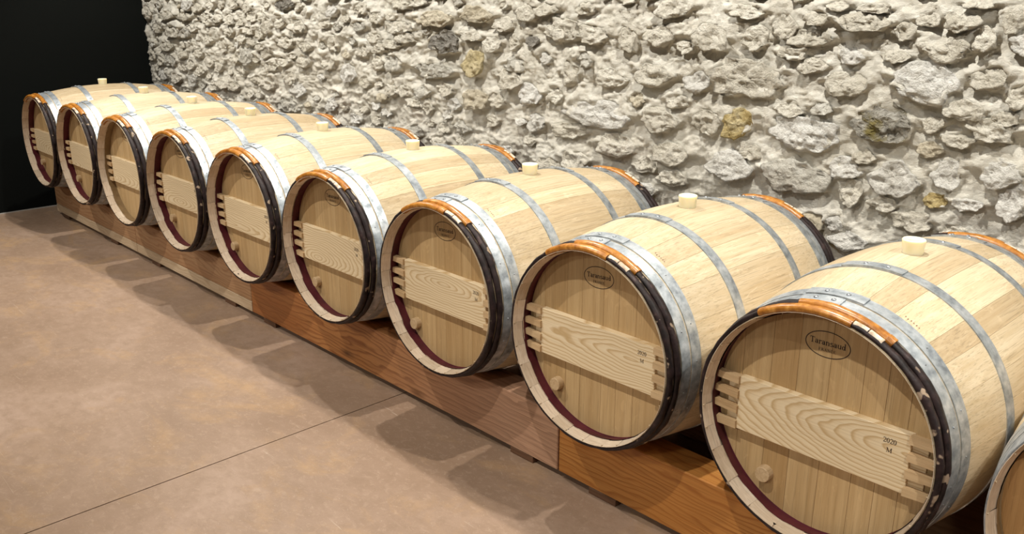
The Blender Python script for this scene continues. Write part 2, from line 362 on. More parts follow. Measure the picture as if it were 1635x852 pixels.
# ---- rubble wall: mortar relief with each stone a piece of its own
STONES = [t.split(',') for t in """-0.474,1.507,0.2,0.065,n -0.209,1.435,0.168,0.079,n -0.254,1.338,0.238,0.109,w -0.903,1.295,0.298,0.138,n -0.874,1.438,0.121,0.092,n -1.056,1.431,0.17,0.107,n -0.667,1.447,0.165,0.059,n -0.339,1.479,0.084,0.063,n -0.919,1.126,0.139,0.12,o -0.653,1.118,0.271,0.124,w -0.363,1.187,0.215,0.143,f -0.521,1.308,0.156,0.087,n -0.64,1.359,0.099,0.059,n -1.538,1.249,0.145,0.085,n -1.823,1.436,0.229,0.099,n -1.652,1.424,0.198,0.084,n -1.24,1.534,0.182,0.066,n -1.689,1.525,0.1,0.06,n -0.937,0.966,0.207,0.124,w -0.671,0.972,0.266,0.128,g -0.481,1.022,0.116,0.081,w -0.306,1.018,0.165,0.117,w -0.149,1.051,0.08,0.102,w -0.004,1.082,0.132,0.098,w -0.168,0.962,0.073,0.047,o -0.074,0.968,0.095,0.046,w -0.126,1.258,0.121,0.062,n -0.04,1.204,0.149,0.079,n -0.129,1.162,0.079,0.045,n -0.068,1.356,0.108,0.078,n -0.098,1.471,0.066,0.077,n -0.174,1.52,0.112,0.052,n -0.026,1.532,0.063,0.082,n -0.27,1.517,0.072,0.044,n -1.614,1.094,0.436,0.126,w -1.283,1.11,0.192,0.106,n -1.767,1.007,0.214,0.078,n -1.509,0.973,0.211,0.113,n -1.23,0.973,0.19,0.107,n -1.324,1.282,0.177,0.092,n -1.208,1.187,0.114,0.057,n -0.708,1.201,0.103,0.052,n -0.723,1.395,0.125,0.05,n -1.304,1.432,0.145,0.067,n -0.766,1.483,0.103,0.09,n -1.468,1.414,0.093,0.093,n -1.774,1.251,0.105,0.088,n -1.057,1.122,0.121,0.09,n -0.358,1.405,0.086,0.037,n -0.424,1.07,0.082,0.04,n -0.866,1.032,0.1,0.066,n 0.06,0.992,0.097,0.107,w -0.455,0.943,0.094,0.102,n -1.209,0.879,0.16,0.072,n -0.501,0.824,0.065,0.052,w -0.44,0.777,0.116,0.073,w -0.239,0.889,0.142,0.068,n -0.005,1.243,0.081,0.043,n 0.018,1.307,0.064,0.077,n -0.333,0.923,0.089,0.06,n -0.445,1.549,0.118,0.037,n -0.13,1.568,0.1,0.025,n -0.913,1.53,0.134,0.051,n -0.647,1.516,0.087,0.048,n -0.207,1.204,0.063,0.055,n -1.891,0.829,0.17,0.082,n -1.346,0.908,0.123,0.061,n -1.727,0.88,0.177,0.079,n -1.924,1.52,0.145,0.062,n -3.197,1.451,0.122,0.053,n -3.063,1.462,0.091,0.045,n -2.996,1.404,0.231,0.06,n -2.942,1.354,0.152,0.052,n -3.225,1.342,0.124,0.062,n -3.181,1.29,0.123,0.054,n -3.066,1.319,0.158,0.038,n -3.046,1.22,0.171,0.085,g -2.629,1.346,0.219,0.107,d -2.7,1.46,0.269,0.078,t -2.389,1.485,0.232,0.087,t -2.428,1.386,0.172,0.048,n -2.261,1.356,0.122,0.074,n -2.698,1.205,0.332,0.081,g -2.126,1.368,0.058,0.078,n -2.002,1.38,0.084,0.051,d -2.032,1.5,0.14,0.076,n -2.116,1.27,0.137,0.073,g -2.165,1.2,0.18,0.088,n -2.403,1.259,0.162,0.139,y -2.384,1.085,0.195,0.106,t -3.095,1.077,0.121,0.063,n -2.963,1.08,0.104,0.062,n -2.811,1.093,0.136,0.061,g -2.876,1.026,0.165,0.046,n -2.619,1.116,0.128,0.066,n -2.246,1.091,0.124,0.076,n -2.018,1.145,0.143,0.093,w -2.777,1.02,0.098,0.076,n -2.976,1.523,0.164,0.059,n -2.828,1.532,0.145,0.036,n -2.195,1.529,0.049,0.045,n -3.338,1.494,0.141,0.07,n -3.36,1.4,0.128,0.055,g -4.145,1.505,0.216,0.065,d -4.0,1.496,0.096,0.048,n -4.389,1.366,0.125,0.094,n -4.228,1.396,0.119,0.067,n -4.015,1.386,0.194,0.09,n -4.736,1.283,0.117,0.072,n -4.699,1.168,0.194,0.137,g -4.917,0.95,0.165,0.067,n -5.052,1.4,0.166,0.055,n -4.812,1.495,0.157,0.062,n -4.195,1.161,0.137,0.06,n -3.978,1.174,0.13,0.084,n -4.16,1.282,0.203,0.076,n -3.95,1.266,0.128,0.058,n -4.428,1.006,0.22,0.09,n -4.141,1.062,0.17,0.078,n -4.066,1.0,0.234,0.086,w -4.183,0.886,0.278,0.098,g -4.375,1.116,0.162,0.053,n -5.579,1.396,0.21,0.059,n -5.459,1.321,0.137,0.059,n -5.865,1.398,0.223,0.061,n -5.253,1.252,0.153,0.077,n -5.008,1.216,0.125,0.103,n -5.467,1.194,0.138,0.06,n -5.244,1.099,0.132,0.078,n -5.391,1.031,0.183,0.09,n -5.694,1.123,0.145,0.061,n -5.409,1.148,0.137,0.059,n -4.607,1.262,0.113,0.062,n -4.501,1.232,0.129,0.053,n -4.861,1.14,0.121,0.056,n -5.06,0.958,0.17,0.078,n -5.194,0.928,0.154,0.06,n -4.573,1.022,0.17,0.055,n -4.434,1.2,0.145,0.053,n -5.799,1.28,0.221,0.081,n -5.608,1.277,0.189,0.08,g -5.951,1.171,0.23,0.073,n -5.906,1.06,0.254,0.084,g -6.087,1.049,0.158,0.075,n -5.838,0.94,0.227,0.085,n -5.547,1.051,0.141,0.061,n -4.579,1.421,0.13,0.07,n -4.451,1.424,0.108,0.077,n -4.644,1.471,0.132,0.052,n -4.907,1.313,0.141,0.074,n -5.163,1.369,0.171,0.056,n -5.263,1.404,0.174,0.057,n -5.338,1.458,0.177,0.066,n -4.632,1.332,0.132,0.053,n""".split()]
STONES = [(float(a), float(b_), float(c), float(d), k) for a, b_, c, d, k in STONES]
rs = random.Random(21)
tries = 0
while len(STONES) < 296 and tries < 60000:
    tries += 1
    x = rs.uniform(XL + 0.06, 0.55); z = rs.uniform(0.78, 1.62)
    zlo = 0.80 if x > -3 else 0.86
    if z < zlo: continue
    w = rs.uniform(0.06, 0.13) * (1.25 if rs.random() < 0.2 else 1.0); h = w * rs.uniform(0.45, 0.8)
    ok = True
    for (sx_, sz_, sw, sh, k) in STONES:
        if abs(x - sx_) < 0.50 * (w + sw) + 0.008 and abs(z - sz_) < 0.50 * (h + sh) + 0.010:
            if ((x - sx_) / (0.5 * (w + sw) + 0.008)) ** 2 + ((z - sz_) / (0.5 * (h + sh) + 0.010)) ** 2 < 1.0: ok = False; break
    if ok:
        k = rs.choices('nwgt', (6, 2.5, 2.2, 1.0))[0]
        STONES.append((round(x, 3), round(z, 3), round(w, 3), round(h, 3), k))

def outline(seed, a):
    """irregular angular outline factor for a stone, a = angle array"""
    r = random.Random(seed); n = r.choice((5, 6, 6, 7, 8)); st = r.uniform(0, 6.28)
    f = np.full_like(a, 1.45)
    for k in range(n):
        ak = st + 2 * PI * (k + r.uniform(-0.28, 0.28)) / n; ck = r.uniform(0.72, 1.05)
        f = np.minimum(f, ck / np.maximum(np.cos(a - ak), 0.05))
    for k in (3, 5, 8, 11): f = f + r.uniform(-1, 1) * 0.045 * np.cos(k * a + r.uniform(0, 6.28))
    return f

def spaced(a, b, fine_a, fine_b, coarse, fine):
    out = [a]; 
    while out[-1] < b:
        x = out[-1]; st = fine(x) if fine_a <= x <= fine_b else coarse
        out.append(min(b, x + st))
    return np.array(out)
gx = spaced(XL, XR, XL, 0.62, 0.05, lambda x: 0.0048 + 0.0011 * max(0.0, -x - 0.3))
gz = spaced(0.0, 2.75, 0.74, 1.66, 0.06, lambda z: 0.0052)
X, Z = np.meshgrid(gx, gz)
wx = X + 0.020 * fbm(X * 9, Z * 9, oct=2, seed=31); wz = Z + 0.020 * fbm(X * 9, Z * 9, oct=2, seed=47)
Hh = 0.010 + 0.010 * fbm(X * 1.6, Z * 1.6, oct=2, seed=3)                                   # waviness of the wall
Hh += 0.016 * fbm(wx * 8, wz * 11, oct=3, seed=5)                                   # lumps of mortar
Hh += 0.008 * fbm(wx * 18, wz * 22, oct=4, seed=9, ridge=True)                      # ridges left by the trowel
ang = 1.4 * fbm(X * 3.1, Z * 3.1, oct=1, seed=77) + 0.3
cu = X * np.cos(ang) + Z * np.sin(ang); cv = -X * np.sin(ang) + Z * np.cos(ang)
Hh += 0.0042 * fbm(cu * 13, cv * 62, oct=3, seed=13)                                # trowel smears
Hh += 0.0045 * fbm(wx * 40, wz * 44, oct=2, seed=23, ridge=True)
rough_left = np.clip((-X - 2.4) / 2.0, 0, 1)
Hh += (0.006 + 0.014 * rough_left) * np.maximum(0, fbm(wx * 15, wz * 17, oct=4, seed=19, ridge=True)) 
HS = []
for i, (x, z, w, h, k) in enumerate(STONES):
    hs = 0.020 + 0.07 * min(w, 0.2) + random.Random(900 + i).uniform(0, 0.012)
    HS.append(hs)
    i0, i1 = np.searchsorted(gx, (x - w * 1.1, x + w * 1.1)); j0, j1 = np.searchsorted(gz, (z - h * 1.3, z + h * 1.3))
    if i1 - i0 < 2 or j1 - j0 < 2: continue
    xs = X[j0:j1, i0:i1]; zs = Z[j0:j1, i0:i1]
    u = (xs - x) / (w / 2); v = (zs - z) / (h / 2); a = np.arctan2(v, u)
    d = np.hypot(u, v) / outline(i, a)
    below = np.clip(-v / np.maximum(np.hypot(u, v), 1e-3), 0, 1)                                # less mortar under the stone
    nz_ = fbm(xs * 17, zs * 19, oct=3, seed=500 + i)
    rho = np.maximum(np.hypot(u, v), 1e-3); vn = v / rho
    slope = 0.66 - 0.24 * np.clip(v, -1.1, 1.1)                                                  # stones lean out towards their foot
    surf = hs * slope * (1 + 0.12 * (1 - np.clip(d, 0, 1) ** 2))
    inside = surf + 0.0010 + 0.013 * nz_ - 0.010 * np.clip(1 - d, 0, 1) ** 0.7                     # mortar slopped over the edges
    cur = Hh[j0:j1, i0:i1]; fall = np.clip(2.0 - d, 0, 1)
    edge = hs * (0.66 - 0.24 * np.clip(vn, -1, 1)) * (0.78 + 0.45 * nz_)
    skirt = np.where(vn > -0.15, edge * np.exp(-((d - 1) / (0.45 + 0.55 * np.clip(vn, 0, 1))) ** 2), 0) * np.clip((vn + 0.15) / 0.35, 0, 1)
    outside = cur * (1 - 0.35 * fall) + skirt - 0.016 * below * fall
    k_ = np.clip((d - 0.92) / 0.14, 0, 1)
    Hh[j0:j1, i0:i1] = inside * (1 - k_) + outside * k_
nx, nz = len(gx), len(gz)
P = np.stack([X, YW - Hh, Z], -1).reshape(-1, 3)
idx = np.arange(nx * nz).reshape(nz, nx)
Q = np.stack([idx[:-1, :-1], idx[:-1, 1:], idx[1:, 1:], idx[1:, :-1]], -1).reshape(-1, 4)
# back and sides of the wall slab
me = bpy.data.meshes.new('wall_back')
nb = len(P); back = np.array([(XL, 0.80, 0), (XR, 0.80, 0), (XR, 0.80, 2.75), (XL, 0.80, 2.75)])
P2 = np.concatenate([P, back]); me.vertices.add(len(P2)); me.vertices.foreach_set('co', P2.astype(np.float32).ravel())
loops = Q.ravel().tolist(); starts = list(range(0, len(loops), 4))
for poly in ([nb + 3, nb + 2, nb + 1, nb], [nb] + idx[:, 0].tolist() + [nb + 3], [nb + 2] + idx[::-1, -1].tolist() + [nb + 1], [nb + 3] + idx[-1, :].tolist() + [nb + 2], [nb + 1] + idx[0, ::-1].tolist() + [nb]):
    starts.append(len(loops)); loops += poly
me.loops.add(len(loops)); me.loops.foreach_set('vertex_index', loops)
me.polygons.add(len(starts)); me.polygons.foreach_set('loop_start', starts)
me.polygons.foreach_set('use_smooth', [True] * len(Q) + [False] * (len(starts) - len(Q)))
me.materials.append(M['mortar']); me.update(calc_edges=True); me.validate()
wall = tag(obj('wall_back', me), 'rough rubble stone wall bedded in cream lime mortar', None, None, 'structure')

NA, NR = 40, 11
for i, (x, z, w, h, k) in enumerate(STONES):
    hs = HS[i]; r = random.Random(300 + i)
    a = np.linspace(0, 2 * PI, NA, endpoint=False); o = outline(i, a)
    tilt = r.uniform(0.004, 0.013); lean = r.uniform(-0.005, 0.005)
    V = []; F = []
    rings = [(1 - (q / NR) ** 1.0) for q in range(NR)]            # 1 .. 1/NR
    big = min(1.0, w / 0.16)
    FAC = [(r.uniform(0, 6.28), r.uniform(0.95, 1.25), r.uniform(0.002, 0.012)) for _ in range(5)]
    rows = []
    for s_ in rings:
        uu = np.cos(a) * o * s_; vv = np.sin(a) * o * s_
        px = uu * w / 2; pz = vv * h / 2
        dome = hs * (0.66 - 0.24 * np.clip(vv, -1.1, 1.1)) * (1 + 0.12 * (1 - s_ ** 2)) - (tilt - 0.008) * vv - lean * uu
        for (fa, fc, fs) in FAC: dome = np.minimum(dome, hs * fc * 1.05 - fs * (uu * math.cos(fa) + vv * math.sin(fa)))
        wx_, wz_ = (x + px), (z + pz)
        n_ = fbm(wx_ * 22, wz_ * 26, np.full_like(wx_, i * 1.7), oct=3, seed=100 + i, ridge=True) * (0.008 + 0.007 * big) + fbm(wx_ * 55, wz_ * 60, np.full_like(wx_, i * 2.3), oct=3, seed=200 + i) * 0.009
        dome = dome + 0.0025
        rows.append(np.stack([px + n_ * 0.6 * np.cos(a), -(dome + n_), pz + n_ * 0.4 * np.sin(a)], -1))
    back_row = np.stack([np.cos(a) * o * w / 2 * 0.86, np.full(NA, 0.012), np.sin(a) * o * h / 2 * 0.86], -1)
    rows = [back_row] + rows
    for rr in rows: V += rr.tolist()
    V.append((0, float(np.mean(rows[-1][:, 1])), 0))
    n_r = len(rows)
    for q in range(n_r - 1):
        for t in range(NA):
            t2 = (t + 1) % NA; F.append((q * NA + t, q * NA + t2, (q + 1) * NA + t2, (q + 1) * NA + t))
    for t in range(NA): F.append(((n_r - 1) * NA + t, (n_r - 1) * NA + (t + 1) % NA, len(V) - 1))
    obj('stone', mesh('stone', V, F, [M['st_' + k]], None, k not in 'fd'), wall, (x, YW, z))

# ================================================================== BEAMS AND SHIMS
def beam(x0, x1, y0, y1, z0, z1, m, label, strip=None):
    xm = (x0 + x1) / 2; ym = (y0 + y1) / 2
    if strip:
        e = tag(obj('timber_beam', None, None, (xm, ym, z0)), label, 'beam', 'timber beams under the barrels')
        zs = z0 + 0.055
        b = MB(); b.box(x0 - xm, x1 - xm, y0 - ym, y1 - ym, zs - z0 + 0.0006, z1 - z0, 0, 0.003); obj('upper_board', b.mesh('upper_board', [m]), e)
        b = MB(); b.box(x0 - xm, x1 - xm, y0 - ym - 0.001, y1 - ym, 0, zs - z0, 0, 0.002); obj('lower_strip', b.mesh('lower_strip', [strip]), e)
    else:
        b = MB(); b.box(x0 - xm, x1 - xm, y0 - ym, y1 - ym, 0, z1 - z0, 0, 0.003)
        tag(obj('timber_beam', b.mesh('timber_beam', [m]), None, (xm, ym, z0)), label, 'beam', 'timber beams under the barrels')
BZ = 0.025
beam(-6.033, -4.558, -0.34, -0.22, BZ, BEAM_TOP, M['beam_a'], 'brown pine beam with pale bottom strip nearest the black wall', M['beam_pale'])
beam(-4.554, -3.094, -0.34, -0.22, BZ, BEAM_TOP, M['beam_a'], 'brown pine beam with pale bottom strip butting against the reddish beam', M['beam_pale'])
beam(-3.090, -0.9485, -0.34, -0.22, BZ, BEAM_TOP, M['beam_b'], 'reddish pine beam turning pinkish grey, in the middle of the row')
beam(-0.9425, 1.60, -0.34, -0.22, BZ, BEAM_TOP, M['beam_c'], 'bright orange pine beam under the nearest barrels')
beam(-6.033, 1.60, 0.22, 0.34, 0.0, BEAM_TOP, M['beam_a'], 'long rear beam behind the front beams, close to the stone wall')
SH = [(-5.86, 'dark shim block under the far end of the brown beam by the black wall'),
      (-4.95, 'dark shim block under the beam below the second farthest barrel'),
      (-4.29, 'dark shim block just past the joint between the two brown beams'),
      (-3.34, 'dark shim block under the pale strip just left of the reddish beam'),
      (-2.925, 'dark shim block under the left end of the reddish beam'),
      (-1.126, 'dark shim block under the pinkish end of the reddish beam'),
      (-0.746, 'dark shim block under the left end of the orange beam'),
      (1.10, 'dark shim block under the orange beam beyond the nearest barrels')]
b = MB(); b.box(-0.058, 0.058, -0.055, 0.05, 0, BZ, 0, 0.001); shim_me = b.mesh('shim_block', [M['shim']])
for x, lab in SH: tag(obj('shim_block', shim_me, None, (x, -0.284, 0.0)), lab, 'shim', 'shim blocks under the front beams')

# ================================================================== BARREL PIECES (meshes shared by all barrels)
D2R = PI / 180
def stave_mesh(wdeg, seed):
    r_ = random.Random(seed); b = MB(); hw = wdeg * D2R / 2; g = 0.12 * D2R; NL = 20
    ys = [-HL + 2 * HL * k / NL for k in range(NL + 1)]
    ths = [-hw + g, -hw / 3, hw / 3, hw - g]
    def pt(t, y, R): return (R * math.sin(t), y, R * math.cos(t))
    b.grid([[pt(t, y, rad(y)) for t in ths] for y in ys], 0, True)
    for sgn in (-1, 1):                                           # eased edges that make the joint
        b.grid([[pt(sgn * (hw - g), y, rad(y)), pt(sgn * (hw - 0.03 * D2R), y, rad(y) - 0.0005)] for y in ys], 0, True, flip=sgn < 0)
        b.grid([[pt(sgn * (hw - 0.03 * D2R), y, rad(y) - 0.0005), pt(sgn * (hw - 0.03 * D2R), y, rad(y) - 0.006)] for y in ys], 0, False, flip=sgn < 0)
    for e in (-1, 1):
        bd = 0.037 + r_.uniform(-0.003, 0.003); ri = 0.2925 + r_.uniform(-0.0012, 0.0012); fl_ = 0.0015
        t4 = [-hw + 0.03 * D2R, -hw / 3, hw / 3, hw - 0.03 * D2R]
        rows = [[pt(t, e * HL, RE - 0.0005) for t in t4], [pt(t, e * (HL + 0.0005), RE - fl_) for t in t4], [pt(t, e * (HL - bd), ri) for t in t4], [pt(t, e * (HL - bd - 0.018), 0.3005) for t in t4]]
        b.grid(rows[0:2], 1, False, flip=e < 0); b.grid(rows[1:3], 1, False, flip=e < 0); b.grid(rows[2:4], 1, False, flip=e < 0)
    return b.mesh('stave', [M['oak'], M['oak_end']])
WID = (10.0, 12.0, 13.5, 15.0, 17.5)
STV = {w: [stave_mesh(w, int(w * 10) + 7 * k) for k in range(2)] for w in WID}
def stave_pattern(seed):
    r_ = random.Random(seed)
    base = [15.0] * 7 + [13.5] * 7 + [12.0] * 9 + [17.5] * 2 if seed % 2 else [10.0] * 5 + [17.5] * 3 + [15.0] * 6 + [13.5] * 4 + [12.0] * 8      # 342.5 deg beside the bung stave
    r_.shuffle(base)
    return [17.5] + base

def ring_tube(R, yc, ra, ax, t0, t1, n, m, wob=0.0, rib=0.0, seed=0, close=False, name='ring', ns=10):
    """half-round rod bent round the barrel, from angle t0 to t1 (deg from the top, clockwise seen from the front)"""
    r_ = random.Random(seed); b = MB(); rows = []
    ph = [r_.uniform(0, 6.28) for _ in range(6)]
    for k in range(n + (0 if close else 1)):
        t = (t0 + (t1 - t0) * k / n) * D2R
        w_ = wob * (math.sin(5 * t + ph[0]) + 0.7 * math.sin(11 * t + ph[1]) + 0.6 * math.sin(23 * t + ph[2]) + 0.5 * math.sin(37 * t + ph[3])) / 2
        rb_ = rib * (1 if k % 2 else -1)
        row = []
        for q in range(ns):
            a = 2 * PI * q / ns
            dr = (ra + w_ + rb_) * math.cos(a); dy = (ax + w_ * 0.8 + rb_) * math.sin(a)
            row.append(((R + dr) * math.sin(t), yc + dy + w_ * 0.4, (R + dr) * math.cos(t)))
        rows.append(row)
    if close: rows.append(rows[0])
    b.grid(rows, 0, True, close=True)
    if not close:
        b.face(rows[0]); b.face(rows[-1][::-1])
    return b.mesh(name, [m])
ROWS = ((0.4712, 0.0), (0.4455, 1.0))
def withy(e, yc, k):
    R = rad(yc) + 0.0030
    return ring_tube(R, e * yc, 0.0086, 0.0128, 0, 360, 150, M['bark'], 0.0022, 0, 11 + k, True, 'withy_hoop')
def binding(e, yc, t0, t1, k):
    R = rad(yc) + 0.0035
    return ring_tube(R, e * (yc + (0.0012 if k == 0 else 0.0)), 0.0114, 0.0158 if k == 0 else 0.0142, t0, t1, int((t1 - t0) * 2.6), M['willow'], 0.0008, 0.00028, 40 + k, False, 'willow_binding')
def strip_piece(e, yc, t0, t1, k):
    R = rad(yc) + 0.0042
    return ring_tube(R, e * yc, 0.0104, 0.0098, t0, t1, 10, M['strip'], 0.0006, 0, 60 + k, False, 'peeled_strip')
WITHY = []
for e in (-1, 1):
    for k, (yc, _) in enumerate(ROWS):
        t0, t1 = ((-31, 14) if k == 0 else (-13, 30))
        WITHY.append((withy(e, yc, k), [('willow_binding', binding(e, yc, t0, t1, k))] + ([('peeled_strip', strip_piece(e, yc, 14.3, 20.8, 1)), ('peeled_strip', strip_piece(e, yc, 21.4, 28, 2))] if k == 0 else [('willow_knot', ring_tube(rad(yc) + 0.0035, e * yc, 0.0122, 0.0150, 27.5, 31, 8, M['willow'], 0, 0.0004, 5, False, 'willow_knot'))])))

def hoop_mesh(y0, y1, lap0, lap1, th=0.0028):
    b = MB(); n = 120
    def band(ya, yb, o0, o1, t0, t1, n, cl, ends):
        def P(t, y, o): R = rad(y) + o; return (R * math.sin(t), y, R * math.cos(t))
        A = [(t0 + (t1 - t0) * k / n) * D2R for k in range(n + 1)]
        y_in = (ya + yb) / 2
        b.grid([[P(t, ya, o1) for t in A], [P(t, yb, o1) for t in A]], 0, True, flip=True)
        b.grid([[P(t, ya, o0) for t in A], [P(t, ya, o1) for t in A]], 0, True, flip=True)
        b.grid([[P(t, yb, o1) for t in A], [P(t, yb, o0) for t in A]], 0, True, flip=True)
        if ends:
            for t in (A[0], A[-1]): b.face([P(t, ya, o0), P(t, yb, o0), P(t, yb, o1), P(t, ya, o1)])
    band(y0, y1, -0.001, th, 0, 360, n, True, False)
    band(y0 + 0.0008, y1 - 0.0008, th, th * 2.2, lap0, lap1, 10, False, True)
    return b.mesh('steel_hoop', [M['steel']])
HOOPS = [(-0.4290, -0.3965, -16, 3), (-0.3905, -0.3565, -16, 10), (-0.188, -0.152, -17, 9), (0.152, 0.188, -17, 9), (0.3565, 0.3905, -16, 10), (0.3965, 0.4290, -16, 3)]
HOOP_ME = [hoop_mesh(*h) for h in HOOPS]
CHIME_HOOP = [hoop_mesh(-0.4845, -0.4360, -16, 5), hoop_mesh(0.4360, 0.4845, -16, 5)]
def dome_mesh(name, R, H, m, n=10):
    b = MB(); rows = [[(R * math.cos(q) * math.cos(2 * PI * k / n), R * math.cos(q) * math.sin(2 * PI * k / n), H * math.sin(q)) for k in range(n)] for q in (0, 0.5, 1.0, 1.4)]
    b.grid(rows, 0, True, close=True); b.face(rows[-1]); return b.mesh(name, [m])
RIVET = dome_mesh('rivet', 0.0060, 0.0038, M['rivet']); NAIL = dome_mesh('nail', 0.0028, 0.0018, M['rivet'], 8)

def head_planks(seed):
    r_ = random.Random(seed); R = 0.2990; xs = [-R]
    ws = [r_.uniform(0.055, 0.10) for _ in range(8)]; k = 2 * R / sum(ws)
    for w in ws: xs.append(xs[-1] + w * k)
    out = []
    for i in range(8):
        a, c = xs[i] + 0.0003, xs[i + 1] - 0.0003
        if i == 0: a = -R + 0.002
        if i == 7: c = R - 0.002
        n = 9; X_ = [a + (c - a) * q / (n - 1) for q in range(n)]
        cx = (a + c) / 2
        def poly(ins):
            XX = [min(max(x, a + ins), c - ins) for x in X_]; RR = R - ins
            return [(x - cx, math.sqrt(max(1e-7, RR * RR - x * x))) for x in XX] + [(x - cx, -math.sqrt(max(1e-7, RR * RR - x * x))) for x in XX[::-1]]
        f_ = poly(0.0005); o_ = poly(0.0)
        b = MB(); b.face([(x, 0, z) for x, z in f_])
        b.grid([[(x, 0, z) for x, z in f_], [(x, 0.0006, z) for x, z in o_], [(x, 0.02, z) for x, z in o_]], 0, False, close=True)
        b.face([(x, 0.02, z) for x, z in o_[::-1]])
        out.append((cx, b.mesh('head_plank', [M['head']])))
    return out
HEADS = [head_planks(s_) for s_ in (3, 8, 15)]
HEAD_AGED = head_planks(22)
for _c, _m in HEAD_AGED: _m.materials[0] = M['head_dark']
def disc_mesh():
    b = MB(); n = 48; b.face([(0.2990 * math.cos(2 * PI * k / n), 0, 0.2990 * math.sin(2 * PI * k / n)) for k in range(n)])
    b.grid([[(0.2990 * math.cos(2 * PI * k / n), y, 0.2990 * math.sin(2 * PI * k / n)) for k in range(n)] for y in (0, -0.02)], 0, False, close=True)
    return b.mesh('rear_head', [M['head']])
REAR_HEAD = disc_mesh()
def croze(m):
    """stained band between chime bevel and head, stepping from stave to stave"""
    r_ = random.Random(5); b = MB(); n = 104; rows = [[], []]; y = 0
    for k in range(n):
        if k % 4 == 0: y = -0.4490 + r_.uniform(-0.0035, 0.0045); R0 = 0.2912 + r_.uniform(-0.0008, 0.0006)
        t = 2 * PI * k / n
        rows[0].append((R0 * math.cos(t), y, R0 * math.sin(t))); rows[1].append((0.2985 * math.cos(t), HEAD_Y - 0.0012, 0.2985 * math.sin(t)))
    b.grid(rows, 0, False, close=True, flip=True)
    rows2 = [rows[1], [(0.2955 * math.cos(2 * PI * k / n), HEAD_Y - 0.0004, 0.2955 * math.sin(2 * PI * k / n)) for k in range(n)]]
    b.grid(rows2, 0, False, close=True, flip=True)
    return b.mesh('croze_band', [m])
CROZE = {'maroon': croze(M['maroon']), 'tan': croze(M['tan'])}

def bar_mesh():
    b = MB(); h0, h1 = -0.0755, 0.0755
    b.box(-0.226, 0.226, -0.022, 0.0, h0, h1, 0, 0.0012)
    for e in (-1, 1):
        xa, xb = (0.2255, 0.262) if e > 0 else (-0.262, -0.2255)
        b.box(xa, xb, -0.010, 0.0, h0 + 0.004, h1 - 0.004, 0, 0.0008)
    return b.mesh('head_bar', [M['bar']])
BAR = bar_mesh()
def peg_mesh():
    # wedge: thick inner end standing proud of the bar, thin outer end let into the chime
    b = MB(); h = 0.0103
    P = [(-0.040, -0.017, -h * 0.9), (-0.040, -0.017, h * 0.9), (-0.040, 0.004, h * 0.9), (-0.040, 0.004, -h * 0.9),
         (0.031, -0.0200, -h), (0.031, -0.0200, h), (0.031, 0.0, h), (0.031, 0.0, -h)]
    for q in ((0, 4, 5, 1), (1, 5, 6, 2), (2, 6, 7, 3), (3, 7, 4, 0), (0, 1, 2, 3), (4, 7, 6, 5)): b.face([P[i] for i in q])
    return b.mesh('peg', [M['peg']])
PEG = peg_mesh()
def plug_mesh():
    b = MB(); n = 20; rows = [[(r_ * math.cos(2 * PI * k / n), y, r_ * math.sin(2 * PI * k / n)) for k in range(n)] for r_, y in ((0.0215, 0.004), (0.0212, -0.021), (0.0198, -0.023))]
    b.grid(rows[:2], 0, True, close=True, flip=True); b.grid(rows[1:], 0, False, close=True, flip=True); b.face(rows[-1]); return b.mesh('tap_plug', [M['plug']])
PLUG = plug_mesh()
def bung_mesh():
    b = MB(); n = 28
    prof = [(0.0, -0.016), (0.0245, -0.016), (0.0275, 0.004), (0.0300, 0.034), (0.0300, 0.0365), (0.0285, 0.0385), (0.0262, 0.0385), (0.0250, 0.0365), (0.0, 0.0365)]
    rows = [[(max(r_, 1e-5) * math.cos(2 * PI * k / n), max(r_, 1e-5) * math.sin(2 * PI * k / n), z) for k in range(n)] for r_, z in prof]
    b.grid(rows, 0, True, close=True); me_ = b.mesh('silicone_bung', [M['silicone']]); return me_
BUNG = bung_mesh()

# ---- lettering
TK, TN = 0.118, 0.048
def seg(x0, y0, x1, y1, w=TK):
    d = math.hypot(x1 - x0, y1 - y0) or 1; nx_, ny_ = -(y1 - y0) / d * w / 2, (x1 - x0) / d * w / 2
    return [[(x0 + nx_, y0 + ny_), (x0 - nx_, y0 - ny_), (x1 - nx_, y1 - ny_), (x1 + nx_, y1 + ny_)]]
def arc(cx, cy, rx, ry, a0, a1, n=12, lo=TN, hi=TK):
    out = []; pr = None
    for k in range(n + 1):
        a = (a0 + (a1 - a0) * k / n) * D2R; w = lo + (hi - lo) * abs(math.cos(a)); c, s_ = math.cos(a), math.sin(a)
        cur = ((cx + (rx + w / 2) * c, cy + (ry + w / 2) * s_), (cx + (rx - w / 2) * c, cy + (ry - w / 2) * s_))
        if pr: out.append([pr[0], pr[1], cur[1], cur[0]])
        pr = cur
    return out
def srf(x, y, w=0.2): return seg(x - w / 2, y, x + w / 2, y, TN)
